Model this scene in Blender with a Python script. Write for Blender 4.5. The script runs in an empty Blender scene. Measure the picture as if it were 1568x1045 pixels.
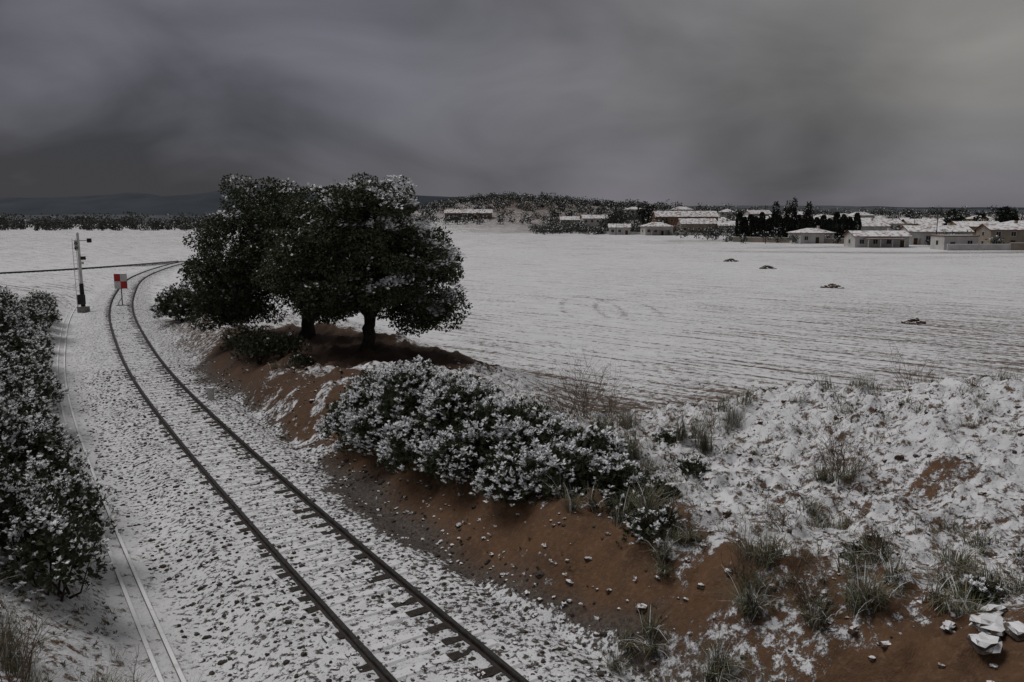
import bpy, math, random
import numpy as np
from mathutils import Vector, Matrix
random.seed(7); rng=np.random.default_rng(7)
sc=bpy.context.scene
R=math.radians
sc.view_settings.view_transform='Standard'; sc.view_settings.look='None'; sc.view_settings.exposure=0

# ------------------------------------------------------------ camera
cd=bpy.data.cameras.new("camera"); cam=bpy.data.objects.new("camera",cd); sc.collection.objects.link(cam)
cam.location=(0,0,7.4); cam.rotation_euler=(R(90-8.715),0,0); cd.lens=28.0; cd.sensor_width=36; cd.clip_end=20000
sc.camera=cam

# ------------------------------------------------------------ helpers
def sst(a,b,x):
    t=np.clip((x-a)/(b-a),0,1); return t*t*(3-2*t)
def hash2(i,j,s):
    n=(i.astype(np.int64)*374761393+j.astype(np.int64)*668265263+s*1442695041)&0xffffffff
    n=((n^(n>>13))*1274126177)&0xffffffff
    n=n^(n>>16)
    return (n&0xffffff)/float(0xffffff)
def vnoise(x,y,s=0):
    xi=np.floor(x);yi=np.floor(y);fx=x-xi;fy=y-yi
    fx=fx*fx*(3-2*fx);fy=fy*fy*(3-2*fy)
    a=hash2(xi,yi,s);b=hash2(xi+1,yi,s);c=hash2(xi,yi+1,s);d=hash2(xi+1,yi+1,s)
    return (a*(1-fx)+b*fx)*(1-fy)+(c*(1-fx)+d*fx)*fy
def fbm(x,y,o=4,s=0):
    r=0;a=.5;t=0
    for k in range(o):
        r=r+a*vnoise(x*2**k+k*17.3,y*2**k+k*9.1,s+k);t+=a;a*=.5
    return r/t
def N(nt,t,**kw):
    n=nt.nodes.new(t)
    for k,v in kw.items(): setattr(n,k,v)
    return n
def newmat(name):
    m=bpy.data.materials.new(name);m.use_nodes=True
    nt=m.node_tree;b=nt.nodes['Principled BSDF'];b.inputs['Roughness'].default_value=.85
    b.inputs['Specular IOR Level'].default_value=.2
    return m,nt,b
def math_(nt,op,a,b=None,clamp=False):
    n=N(nt,'ShaderNodeMath',operation=op);n.use_clamp=clamp
    for i,v in enumerate((a,b)):
        if v is None: continue
        if isinstance(v,(int,float)): n.inputs[i].default_value=v
        else: nt.links.new(v,n.inputs[i])
    return n.outputs[0]
def mixc(nt,f,a,b):
    n=N(nt,'ShaderNodeMix',data_type='RGBA')
    for s,v in ((n.inputs[0],f),(n.inputs[6],a),(n.inputs[7],b)):
        if isinstance(v,(int,float)): s.default_value=v
        elif isinstance(v,tuple): s.default_value=(*v,1) if len(v)==3 else v
        else: nt.links.new(v,s)
    return n.outputs[2]
def mixf(nt,f,a,b):
    n=N(nt,'ShaderNodeMix',data_type='FLOAT')
    for s,v in ((n.inputs[0],f),(n.inputs[2],a),(n.inputs[3],b)):
        if isinstance(v,(int,float)): s.default_value=v
        else: nt.links.new(v,s)
    return n.outputs[0]
def noise(nt,vec,scale,detail=3,rough=.5,dist=0):
    n=N(nt,'ShaderNodeTexNoise');n.inputs['Scale'].default_value=scale;n.inputs['Detail'].default_value=detail
    n.inputs['Roughness'].default_value=rough;n.inputs['Distortion'].default_value=dist
    if vec is not None: nt.links.new(vec,n.inputs['Vector'])
    return n.outputs[0]
def mrange(nt,v,a,b,c=0,d=1):
    n=N(nt,'ShaderNodeMapRange');n.inputs[1].default_value=a;n.inputs[2].default_value=b;n.inputs[3].default_value=c;n.inputs[4].default_value=d
    nt.links.new(v,n.inputs[0]);return n.outputs[0]
def mat_simple(name,c1,c2=None,scale=3,rough=.85,coord='Object'):
    m,nt,b=newmat(name); c2=c2 or tuple(x*.7 for x in c1)
    tc=N(nt,'ShaderNodeTexCoord')
    f=mrange(nt,noise(nt,tc.outputs[coord],scale,3,.6),.35,.65)
    nt.links.new(mixc(nt,f,c1,c2),b.inputs['Base Color']);b.inputs['Roughness'].default_value=rough
    return m
SNOW=(.84,.84,.855)
def mat_snowtop(name,c1,c2,lo=.45,hi=.75,scale=6,amt=.5):
    m,nt,b=newmat(name);tc=N(nt,'ShaderNodeTexCoord');g=N(nt,'ShaderNodeNewGeometry')
    sp=N(nt,'ShaderNodeSeparateXYZ');nt.links.new(g.outputs['Normal'],sp.inputs[0])
    nz=noise(nt,tc.outputs['Object'],scale,4,.6)
    base=mixc(nt,mrange(nt,nz,.35,.65),c1,c2)
    v=math_(nt,'ADD',sp.outputs[2],math_(nt,'MULTIPLY',math_(nt,'SUBTRACT',nz,.5),amt))
    nt.links.new(mixc(nt,mrange(nt,v,lo,hi),base,SNOW),b.inputs['Base Color'])
    return m
def mat_leaf(name,c1,c2,scale=.9):
    m,nt,b=newmat(name);tc=N(nt,'ShaderNodeTexCoord')
    f=mrange(nt,noise(nt,tc.outputs['Object'],scale,2,.7),.35,.65)
    nt.links.new(mixc(nt,f,c1,c2),b.inputs['Base Color']);b.inputs['Roughness'].default_value=.6
    return m
M_snow=mat_simple("snow",SNOW,(.76,.765,.79),5,.7)
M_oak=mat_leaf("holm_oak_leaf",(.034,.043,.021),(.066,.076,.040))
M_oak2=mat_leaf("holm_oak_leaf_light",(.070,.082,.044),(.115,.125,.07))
M_bush=mat_leaf("shrub_leaf",(.035,.048,.022),(.085,.098,.05),3)
M_dleaf=mat_leaf("dark_shrub_leaf",(.032,.038,.024),(.08,.082,.05),2)
M_olive=mat_leaf("far_foliage",(.036,.042,.036),(.070,.075,.062),.05)
M_cyp=mat_leaf("cypress_foliage",(.010,.015,.011),(.024,.03,.02),.5)
M_bark=mat_simple("bark",(.05,.04,.032),(.022,.018,.015),8)
M_straw=mat_simple("dry_grass_blade",(.27,.225,.14),(.14,.125,.08),4)
M_straw2=mat_simple("green_grass_blade",(.11,.12,.07),(.17,.165,.105),4)
M_twig=mat_simple("twig",(.17,.13,.09),(.09,.065,.05),6)
M_rail=mat_simple("rail_steel",(.045,.034,.03),(.022,.018,.016),10,.5)
M_railtop=mat_simple("rail_head_worn",(.06,.055,.052),(.035,.032,.03),10,.4)
M_sleep=mat_simple("sleeper_wood",(.055,.046,.04),(.03,.025,.022),12)
M_rock=mat_snowtop("rock",(.10,.08,.065),(.05,.04,.035),.45,.8,8,1.1)
M_stone=mat_simple("dark_stone",(.09,.075,.062),(.045,.037,.032),9)
M_clod=mat_snowtop("earth_clod",(.10,.060,.040),(.06,.037,.027),.75,1.0,8,.9)
M_conc=mat_snowtop("concrete",(.26,.25,.23),(.16,.155,.145),.5,.9,3,1.2)
def speckle():
    m,nt,b=newmat("snow_over_gravel");tc=N(nt,'ShaderNodeTexCoord');n=noise(nt,tc.outputs['Object'],9,4,.65)
    nt.links.new(mixc(nt,mrange(nt,n,.40,.47),(.07,.06,.053),(.78,.78,.80)),b.inputs['Base Color']);return m
M_speck=speckle()

class Acc:
    def __init__(s): s.v=[];s.f=[];s.m=[];s.n=0
    def add(s,v,f,m):
        v=np.asarray(v,float).reshape(-1,3);f=np.asarray(f,np.int64).reshape(-1,4)
        s.v.append(v);s.f.append(f+s.n);s.n+=len(v)
        s.m.append(np.full(len(f),m,np.int32) if np.isscalar(m) else np.asarray(m,np.int32))
    def obj(s,name,mats,parent=None,smooth=False):
        v=np.concatenate(s.v);f=np.concatenate(s.f);mi=np.concatenate(s.m)
        me=bpy.data.meshes.new(name);me.vertices.add(len(v));me.vertices.foreach_set('co',v.astype(np.float32).ravel())
        me.loops.add(len(f)*4);me.loops.foreach_set('vertex_index',f.astype(np.int32).ravel())
        me.polygons.add(len(f));me.polygons.foreach_set('loop_start',np.arange(0,len(f)*4,4,dtype=np.int32))
        me.polygons.foreach_set('loop_total',np.full(len(f),4,np.int32))
        me.polygons.foreach_set('material_index',mi)
        me.polygons.foreach_set('use_smooth',np.full(len(f),smooth))
        me.update(calc_edges=True)
        for m in mats: me.materials.append(m)
        o=bpy.data.objects.new(name,me);sc.collection.objects.link(o)
        if parent:o.parent=parent
        return o
def unit(a): return a/np.maximum(np.linalg.norm(a,axis=-1,keepdims=True),1e-9)
def leaves(acc,c,ax,ln,wd,mat,flat=None):
    n=len(c);ax=unit(ax)
    if flat is not None:
        ax=np.where(flat[:,None],ax*np.array([1,1,.4])+np.array([0,0,.08]),ax);ax=unit(ax)
    r=rng.normal(size=(n,3))
    if flat is not None: r=np.where(flat[:,None],np.array([0,-.25,1.])+r*.35,r)
    sd=unit(np.cross(ax,r))
    ln=np.broadcast_to(ln,(n,)).reshape(-1,1);wd=np.broadcast_to(wd,(n,)).reshape(-1,1)
    v=np.stack([c,c+ax*ln*.5+sd*wd*.5,c+ax*ln,c+ax*ln*.5-sd*wd*.5],1)
    acc.add(v,np.arange(n*4).reshape(n,4),mat)
def tube(acc,pts,rad,mat,k=6):
    pts=np.asarray(pts,float);n=len(pts);vs=[]
    for i in range(n):
        d=pts[min(i+1,n-1)]-pts[max(i-1,0)];d=d/max(np.linalg.norm(d),1e-9)
        a=np.cross(d,[0.31,.95,.05]);a/=max(np.linalg.norm(a),1e-9);b=np.cross(d,a)
        for j in range(k):
            t=2*math.pi*j/k;vs.append(pts[i]+rad[i]*(a*math.cos(t)+b*math.sin(t)))
    fs=[[i*k+j,i*k+(j+1)%k,(i+1)*k+(j+1)%k,(i+1)*k+j] for i in range(n-1) for j in range(k)]
    acc.add(vs,fs,mat)
BF=np.array([[0,3,2,1],[4,5,6,7],[0,1,5,4],[1,2,6,5],[2,3,7,6],[3,0,4,7]])
def box(acc,c,s,mat,rz=0.,off=(0,0,0)):
    x,y,z=[q/2 for q in s]
    v=np.array([[-x,-y,-z],[x,-y,-z],[x,y,-z],[-x,y,-z],[-x,-y,z],[x,-y,z],[x,y,z],[-x,y,z]])+np.array(c)
    ca,sa=math.cos(rz),math.sin(rz);v=np.stack([v[:,0]*ca-v[:,1]*sa,v[:,0]*sa+v[:,1]*ca,v[:,2]],1)+np.array(off)
    acc.add(v,BF,mat)

# ------------------------------------------------------------ track geometry
def crom(P,step=.25):
    P=np.array(P,float);out=[]
    for i in range(len(P)-1):
        p0=P[max(i-1,0)];p1=P[i];p2=P[i+1];p3=P[min(i+2,len(P)-1)]
        L=np.linalg.norm(p2-p1);n=max(int(L/step),2)
        for t in np.arange(n)/n:
            out.append(.5*((2*p1)+(-p0+p2)*t+(2*p0-5*p1+4*p2-p3)*t*t+(-p0+3*p1-3*p2+p3)*t**3))
    out.append(P[-1]);out=np.array(out)
    d=np.r_[0,np.cumsum(np.linalg.norm(np.diff(out,axis=0),axis=1))]
    s=np.arange(0,d[-1],step)
    q=np.stack([np.interp(s,d,out[:,0]),np.interp(s,d,out[:,1])],1)
    w=int(4/step);k=np.ones(2*w+1)/(2*w+1)
    pad=np.concatenate([q[0]+(q[0]-q[1:w+1][::-1]),q,q[-1]+(q[-1]-q[-w-1:-1][::-1])])
    return np.stack([np.convolve(pad[:,0],k,'valid'),np.convolve(pad[:,1],k,'valid')],1)
TR=crom([(13.5,-10),(7.0,0),(1.75,8),(-0.95,12),(-2.65,14.5),(-5.1,18.2),(-8.45,23.3),(-12.2,29.2),(-16.8,36.7),(-22.3,46.4),(-31,62.8),(-38.8,79.6),(-47.5,101),(-54,124),(-57,143),(-56,175),(-48,220),(-30,270)])
T2=crom([(-120,84),(-95,90),(-76,102),(-66,115),(-61,128),(-58,141)])
def sdist(x,y,L,step=4):
    P=L[::step];T=np.gradient(P,axis=0);T/=np.linalg.norm(T,axis=1,keepdims=True)
    x=np.atleast_1d(x).astype(float);y=np.atleast_1d(y).astype(float);out=np.empty(len(x))
    for a in range(0,len(x),20000):
        X=x[a:a+20000,None]-P[None,:,0];Y=y[a:a+20000,None]-P[None,:,1]
        D=X*X+Y*Y;i=D.argmin(1);r=np.arange(len(i))
        xx=X[r,i];yy=Y[r,i];cr=xx*T[i,1]-yy*T[i,0]
        al=np.abs(xx*T[i,0]+yy*T[i,1]);al=np.where(al<step*.25,0,al)
        out[a:a+20000]=np.where(cr>=0,1,-1)*np.sqrt(cr*cr+al*al)
    return out
def terrain(x,y,fine=True):
    x=np.atleast_1d(np.asarray(x,float));y=np.atleast_1d(np.asarray(y,float))
    d=sdist(x,y,TR)
    ra=1.45-.4*sst(24,36,y);ra=ra*(1-sst(50,64,y))
    wid0=8+3*sst(27,36,y)
    A=ra*(1-sst(wid0,wid0+5,d))
    kn=1.35+1.75*sst(8.,16.5,d)-1.2*sst(24,60,d)
    B=kn*(1-sst(20.5,30,y+ (x-8)*.12))*sst(-60,-20,y)
    cap=np.maximum(A,B)+.7*(1-sst(9.5,15,y))*sst(3,6,d)
    cap=cap+(fbm(x*.35,y*.35,3,5)-.5)*.8*np.clip(cap,0,1)
    face=(d-2.8+.45*sst(13,15.5,y)+ (fbm(x*.6,y*.6,2,9)-.5)*.8)*(.92-.12*sst(13,16,y))
    k=.35;h=np.clip(.5+.5*(cap-face)/k,0,1);zr=cap*(1-h)+face*h-k*h*(1-h)
    zr=np.maximum(zr,0)*(d>0)
    s=-d
    capl=(2.2+(fbm(x*.25,y*.25,3,15)-.5)*.8)*(1-sst(52,80,y))*(1-.7*sst(14,34,s))
    fl=(s-4.3)*.55
    h=np.clip(.5+.5*(capl-fl)/k,0,1);zl=np.maximum(capl*(1-h)+fl*h-k*h*(1-h),0)*(s>0)
    z=zr+zl
    ad=np.abs(d)
    bal=-.07-.27*sst(1.7,3.0,ad)
    z=z+bal*(1-sst(3.0,5.5,ad))*(ad<6)
    z=z+12*sst(380,760,y)*sst(-260,-60,x)*(1-.4*sst(-60,200,-x))
    z=z+14*np.exp(-((x+10)/75)**2-((y-640)/110)**2)+6*np.exp(-((x-110)/60)**2-((y-600)/90)**2)
    z=z+1.2*(fbm(x*.006,y*.006,3,21)-.5)*sst(120,300,y)*2
    if fine:
        near=1-sst(60,140,np.hypot(x,y))
        onb=1-sst(2.6,3.6,ad)
        off=sst(3.2,5,ad)
        hill=np.clip(zr,0,1)
        z=z+near*(onb*(fbm(x*6,y*6,2,30)-.6)*.045)
        z=z+near*off*(fbm(x*1.3,y*1.3,4,33)-.5)*(.05+.36*hill+.2*(d<0))
        z=z+near*off*hill*(sst(.45,.8,fbm(x*2.6,y*2.6,3,36)))*.22
        z=z+near*off*hill*(fbm(x*4.2,y*4.2,2,38)-.5)*.07
    return z,d
def tz(x,y):
    return float(terrain([x],[y])[0][0])

# ------------------------------------------------------------ ground mesh
def axis(lo,hi,a,b,st,g):
    c=list(np.arange(a,b,st));s=st;p=c[-1]
    while p<hi: s*=g;p+=s;c.append(p)
    s=st;p=a;pre=[]
    while p>lo: s*=g;p-=s;pre.append(p)
    return np.array(pre[::-1]+c)
gx=axis(-4000,4000,-14,15,.09,1.035);gy=axis(-400,6000,8,26,.09,1.03)
X,Y=np.meshgrid(gx,gy);xf=X.ravel();yf=Y.ravel()
Z,D=terrain(xf,yf)
D2=sdist(xf,yf,T2)
nx,ny=len(gx),len(gy)
idx=np.arange(nx*ny).reshape(ny,nx)
F=np.stack([idx[:-1,:-1],idx[:-1,1:],idx[1:,1:],idx[1:,:-1]],-1).reshape(-1,4)
ga=Acc();ga.add(np.stack([xf,yf,Z],1),F,0)
ground=ga.obj("ground",[],smooth=True)
ad=np.abs(D)
edge=(fbm(xf*.9,yf*.9,3,48)-.5)*1.1
ar=np.where(D>0,D+.45*sst(13,15.5,yf)+edge*.8,ad)
bal1=1-sst(2.9,3.7,ar);bal2=1-sst(1.6,2.6,np.abs(D2))
ballast=np.maximum(bal1,bal2)
hr=np.clip(terrain(xf,yf,False)[0],0,3)
field=sst(9,13,D)*(1-sst(.15,.6,hr))+ (yf>66)*1.0; field=np.clip(field,0,1)*(1-ballast)
cov=np.full(len(xf),.64)
cov=cov*(1-ballast)+ballast*(.655+.06*(D<0))+bal2*.10
cov=np.where(ballast>.5,cov-.06*np.exp(-((ad-2.0)/.4)**2),cov)
fc=.75-.15*(1-sst(33,46,yf))+.08*sst(46,80,yf)-.17*sst(4,28,xf)*(1-sst(40,110,yf))-.09*sst(100,300,yf)-.05*(xf<-40)
fc=fc+(fbm(xf*.06,yf*.06,3,45)-.5)*.18
fc=fc-.36*np.exp(-((yf-31.0-.12*xf+1.5)/2.2)**2)*sst(-2,4,xf)*(1-sst(12,20,xf))
fc=fc-.36*np.exp(-((yf-183-7*np.sin(xf*.05))/5)**2)*sst(25,70,xf)-.30*np.exp(-((yf-212+6*np.sin(xf*.04))/6)**2)*sst(40,90,xf)-.2*np.exp(-((yf-160+8*np.sin(xf*.03))/4)**2)*sst(50,90,xf)-.26*np.exp(-((yf-270+8*np.sin(xf*.05))/12)**2)*sst(36,60,xf)
fc=fc-.26*sst(330,420,yf)*sst(-60,20,xf)
fc=fc-.32*np.exp(-((xf+20)/100)**2-((yf-640)/140)**2)
cov=cov*(1-field)+fc*field
near3=.4*sst(13,15.5,yf)
face=sst(2.75,3.15,D+near3+edge)*(1-sst(4.6,6.2,D+(fbm(xf*.5,yf*.5,3,52)-.5)*2.4))
along=sst(12.8,15,yf+(fbm(xf*.5,yf*.5,2,55)-.5)*4)*(1-sst(27,40,yf))
cov=cov-face*(.60*along+.17*(1-along))*(yf<60)
cov=cov+face*along*.55*sst(.56,.68,fbm(xf*1.3,yf*1.3,4,57))
def blob(cx,cy,rx,ry,rot=0):
    a=xf-cx;b=yf-cy;c,s=math.cos(rot),math.sin(rot)
    return 1-sst(.65,1.15,np.sqrt(((a*c+b*s)/rx)**2+((-a*s+b*c)/ry)**2)+(fbm(xf*.7,yf*.7,3,60)-.5)*.6)
cov=cov-.8*blob(-2.2,20.6,5.0,2.0,-.95)
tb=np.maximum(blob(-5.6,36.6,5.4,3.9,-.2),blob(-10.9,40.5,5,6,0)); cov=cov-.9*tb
nb=blob(6.0,9.4,4.4,1.3,-.22);cov=cov-.55*nb-.3*blob(3.6,13.0,.9,.5,.3)-.22*blob(9.2,16.5,.9,.5,0)
hillm=sst(.5,1.1,hr)*(D>4.5)*(yf<30)
cov=cov+hillm*(.0+.22*(fbm(xf*.5,yf*.5,3,70)-.5)-.10*(1-sst(11,16,yf)))
cov=np.where((D<-3.2)&(yf<90)&(D>-40),.66+.10*np.exp(-((D+3.9)/.5)**2),cov)
for (cx,cy,rx,ry) in ((6.6,66,2.4,10),(9.4,65,2.4,9)):
    e=np.sqrt(((xf-cx)/rx)**2+((yf-cy)/ry)**2)
    cov=cov-.24*np.exp(-((e-1)/.10)**2)*(yf>60)
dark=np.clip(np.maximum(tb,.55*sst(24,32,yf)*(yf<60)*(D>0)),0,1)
col=np.zeros((len(xf),4),np.float32);col[:,0]=np.clip(cov,0,1);col[:,1]=ballast;col[:,2]=field;col[:,3]=1
at=ground.data.color_attributes.new("zones",'FLOAT_COLOR','POINT');at.data.foreach_set('color',col.ravel())
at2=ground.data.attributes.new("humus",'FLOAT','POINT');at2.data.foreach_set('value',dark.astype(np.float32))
m,nt,b=newmat("snowy_ground")
tc=N(nt,'ShaderNodeTexCoord');obj=tc.outputs['Object']
za=N(nt,'ShaderNodeAttribute',attribute_name="zones");sep=N(nt,'ShaderNodeSeparateColor');nt.links.new(za.outputs['Color'],sep.inputs[0])
hu=N(nt,'ShaderNodeAttribute',attribute_name="humus")
n1=noise(nt,obj,8.5,5,.68);n2=noise(nt,obj,4.0,6,.84,.2)
mp=N(nt,'ShaderNodeMapping');mp.inputs['Rotation'].default_value=(0,0,R(40));nt.links.new(obj,mp.inputs['Vector'])
mp2=N(nt,'ShaderNodeMapping');mp2.inputs['Scale'].default_value=(.09,1.3,1);nt.links.new(mp.outputs[0],mp2.inputs['Vector'])
n3=noise(nt,mp2.outputs[0],1.3,4,.75,.0)
n4=noise(nt,mp.outputs[0],2.6,5,.8,.0)
wv=N(nt,'ShaderNodeTexWave',bands_direction='Y');wv.inputs['Scale'].default_value=.36;wv.inputs['Distortion'].default_value=1.6;wv.inputs['Detail'].default_value=2;wv.inputs['Detail Scale'].default_value=.3
nt.links.new(mp.outputs[0],wv.inputs['Vector'])
fv=math_(nt,'ADD',math_(nt,'MULTIPLY',math_(nt,'SUBTRACT',n3,.5),.9),math_(nt,'MULTIPLY',math_(nt,'SUBTRACT',n4,.5),.95))
fv=math_(nt,'ADD',math_(nt,'ADD',fv,.5),math_(nt,'MULTIPLY',math_(nt,'SUBTRACT',wv.outputs['Fac'],.5),.06))
v=mixf(nt,sep.outputs[1],n2,n1);v=mixf(nt,sep.outputs[2],v,fv)
s=math_(nt,'ADD',sep.outputs[0],math_(nt,'MULTIPLY',math_(nt,'SUBTRACT',v,.5),2.4))
lo=mixf(nt,sep.outputs[2],.44,.36);hi=mixf(nt,sep.outputs[2],.60,.66)
sn_=N(nt,'ShaderNodeMapRange');nt.links.new(s,sn_.inputs[0]);nt.links.new(lo,sn_.inputs[1]);nt.links.new(hi,sn_.inputs[2]);snow=sn_.outputs[0]
soil=mixc(nt,mrange(nt,noise(nt,obj,1.1,5,.7),.3,.7),(.155,.084,.044),(.080,.047,.030))
soil=mixc(nt,mrange(nt,noise(nt,obj,9,3,.7),.5,.75),soil,(.185,.112,.068))
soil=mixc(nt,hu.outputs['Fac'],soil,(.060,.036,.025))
stone=mixc(nt,mrange(nt,noise(nt,obj,14,2,.6),.35,.65),(.05,.042,.038),(.13,.11,.095))
grd=mixc(nt,sep.outputs[1],soil,stone)
fs=mixc(nt,mrange(nt,n3,.3,.6),(.17,.12,.095),(.11,.09,.075));grd=mixc(nt,math_(nt,'MULTIPLY',sep.outputs[2],.8),grd,fs)
sn=mixc(nt,mrange(nt,noise(nt,obj,.6,5,.7),.3,.7),(.67,.67,.69),(.84,.84,.85))
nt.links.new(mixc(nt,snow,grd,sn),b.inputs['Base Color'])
bmp=N(nt,'ShaderNodeBump');bmp.inputs['Strength'].default_value=.8;bmp.inputs['Distance'].default_value=.05
hgt=math_(nt,'ADD',math_(nt,'MULTIPLY',snow,.5),math_(nt,'MULTIPLY',n1,1.3))
nt.links.new(hgt,bmp.inputs['Height']);nt.links.new(bmp.outputs[0],b.inputs['Normal'])
ground.data.materials.append(m)

# ------------------------------------------------------------ railway tracks
def offs(L,o,step=1):
    P=L[::step];T=np.gradient(P,axis=0);T/=np.linalg.norm(T,axis=1,keepdims=True)
    return np.stack([P[:,0]+T[:,1]*o,P[:,1]-T[:,0]*o],1),T
def extrude(acc,L,prof,mats,step=2):
    n=len(prof);vs=[]
    P,T=offs(L,0,step)
    R_=np.stack([T[:,1],-T[:,0]],1)
    for (o,z) in prof: vs.append(np.concatenate([P+R_*o,np.full((len(P),1),z)],1))
    V=np.stack(vs,1).reshape(-1,3);m=len(P)
    i=np.arange(m-1)[:,None];j=np.arange(n)[None,:]
    f=np.stack([i*n+j,i*n+(j+1)%n,(i+1)*n+(j+1)%n,(i+1)*n+j],-1)
    acc.add(V,f.reshape(-1,4),np.tile(np.array(mats,np.int32),m-1))
def railway(name,L,zb=0):
    root=bpy.data.objects.new(name,None);sc.collection.objects.link(root)
    for k,sd in enumerate((-.87,.87)):
        a=Acc();z0=-.085+zb
        pr=[(-.07,0),(.07,0),(.07,.018),(.012,.035),(.012,.105),(.036,.115),(.036,.15),(-.036,.15),(-.036,.115),(-.012,.105),(-.012,.035),(-.07,.018)]
        extrude(a,L,[(sd+o,z0+z) for o,z in pr],[0]*6+[1]+[0]*5)
        a.obj("rail_%d"%(k+1),[M_rail,M_railtop],root)
    a=Acc();P,T=offs(L,0,1);n=int(len(P)*.25/.6)
    for i in range(n):
        k=min(int(i*.6/.25),len(P)-1);p=P[k];t=T[k];rz=math.atan2(-t[0],t[1])+random.uniform(-.02,.02)
        jz=random.uniform(-.008,.004)
        box(a,(random.uniform(-.05,.05),0,-.108+zb+jz),(2.5,.22,.09),0,rz,(p[0],p[1],0))
        # snow and gravel lying on the sleeper: two short dark lengths stay bare by the rails
        for (u0,u1) in ((-.80,.52),(.93,1.28),(-1.32,-1.14)):
            a0=u0+random.uniform(0,.05);a1=u1+random.uniform(-.2,.16)*(u1<.9 and u1>0)+random.uniform(-.02,.12)*(u1<0)
            h=.024;w=.30+random.uniform(-.03,.05)
            x0,x1=a0,a1;zt=-.063+zb+jz
            v=np.array([[x0,-w/2,-.02],[x1,-w/2,-.02],[x1,w/2,-.02],[x0,w/2,-.02],[x0+.03,-w*.33,h],[x1-.05,-w*.33,h],[x1-.05,w*.33,h],[x0+.03,w*.33,h]])
            ca,sa=math.cos(rz),math.sin(rz);v=np.stack([v[:,0]*ca-v[:,1]*sa+p[0],v[:,0]*sa+v[:,1]*ca+p[1],v[:,2]+zt],1)
            a.add(v,BF,1)
    a.obj("sleepers",[M_sleep,M_speck],root)
    return root
railway("railway_track",TR)
railway("railway_track",T2,.08)
a=Acc()
i0=int(np.argmin(np.abs(TR[:,1]-6)));i1=int(np.argmin(np.abs(TR[:,1]-75)))
Lg=TR[i0:i1]
for c,w,zt in ((-3.60,.07,-.215),(-3.92,.07,-.185)):
    extrude(a,Lg,[(c-w/2,-.5),(c+w/2,-.5),(c+w/2,zt),(c-w/2,zt)],[0]*4)
a.obj("concrete_drainage_channel",[M_conc,M_snow])

# ------------------------------------------------------------ rocks
def rockverts():
    g=np.linspace(-1,1,4);vs=[];fs=[];key={}
    def idn(p):
        k=tuple(np.round(p,4))
        if k not in key: key[k]=len(vs);vs.append(np.array(p)/np.linalg.norm(p)**.75)
        return key[k]
    for ax in range(3):
        for sg in (-1,1):
            for i in range(3):
                for j in range(3):
                    q=[]
                    for (a_,b_) in ((i,j),(i+1,j),(i+1,j+1),(i,j+1)):
                        p=[0,0,0];p[ax]=sg;p[(ax+1)%3]=g[a_];p[(ax+2)%3]=g[b_];q.append(idn(p))
                    fs.append(q if sg>0 else q[::-1])
    return np.array(vs),np.array(fs)
RV,RF=rockverts()
def rock(acc,c,s,mat=0,flat=.6):
    v=RV*(1+rng.normal(size=(len(RV),1))*.14)*np.array([s,s*random.uniform(.6,1),s*flat])
    t=random.uniform(0,6.3);v=np.stack([v[:,0]*math.cos(t)-v[:,1]*math.sin(t),v[:,0]*math.sin(t)+v[:,1]*math.cos(t),v[:,2]],1)
    acc.add(v+np.array(c),RF,mat)
a=Acc();n=4200
k=rng.integers(i0,int(np.argmin(np.abs(TR[:,1]-40))),n)
u=rng.uniform(-3.3,3.0,n)
P0,T0=offs(TR,0)
bx=P0[k,0]+T0[k,1]*u;by=P0[k,1]-T0[k,0]*u
bz,_=terrain(bx,by)
for i in range(n):
    if abs(abs(u[i])-.87)<.1: continue
    rock(a,(bx[i],by[i],bz[i]+.0),abs(random.gauss(.028,.011))+.010,random.choice((0,0,1)),.7)
a.obj("ballast_stones",[M_stone,M_rock])
a=Acc();n=1900
bx=rng.uniform(-10,16,n*4);by=rng.uniform(8,36,n*4);bz,bd=terrain(bx,by)
ok=np.where((bd>2.6)&((bd<5.5)|(rng.random(n*4)<.5)))[0][:n]
for i in ok: rock(a,(bx[i],by[i],bz[i]),abs(random.gauss(.022,.032))+.010,1 if random.random()<.8 else 0,.6)
a.obj("loose_stones",[M_stone,M_clod])
a=Acc()
for (x,y,s_,f_) in ((6.6,10.3,.26,.3),(6.3,9.9,.20,.5),(6.85,10.0,.2,.5),(6.9,10.7,.18,.5),(6.1,10.4,.13,.5)): rock(a,(x,y,tz(x,y)+.02),s_,0,f_)
a.obj("stone_slab_pile",[M_rock])
for (x,y,s_) in ((34.8,86.5,.75),(28.8,56.5,.6),(38.6,141,.9),(38.3,120,.8)):
    a=Acc();z=tz(x,y)
    for k in range(30):
        rr=random.uniform(0,s_*1.4);t=random.uniform(0,6.3)
        rock(a,(x+rr*math.cos(t)*1.2,y+rr*math.sin(t),z+max(0,.5*s_-rr*.4)),s_*random.uniform(.15,.36),0,.6)
    a.obj("earth_heap",[M_clod])

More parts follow.
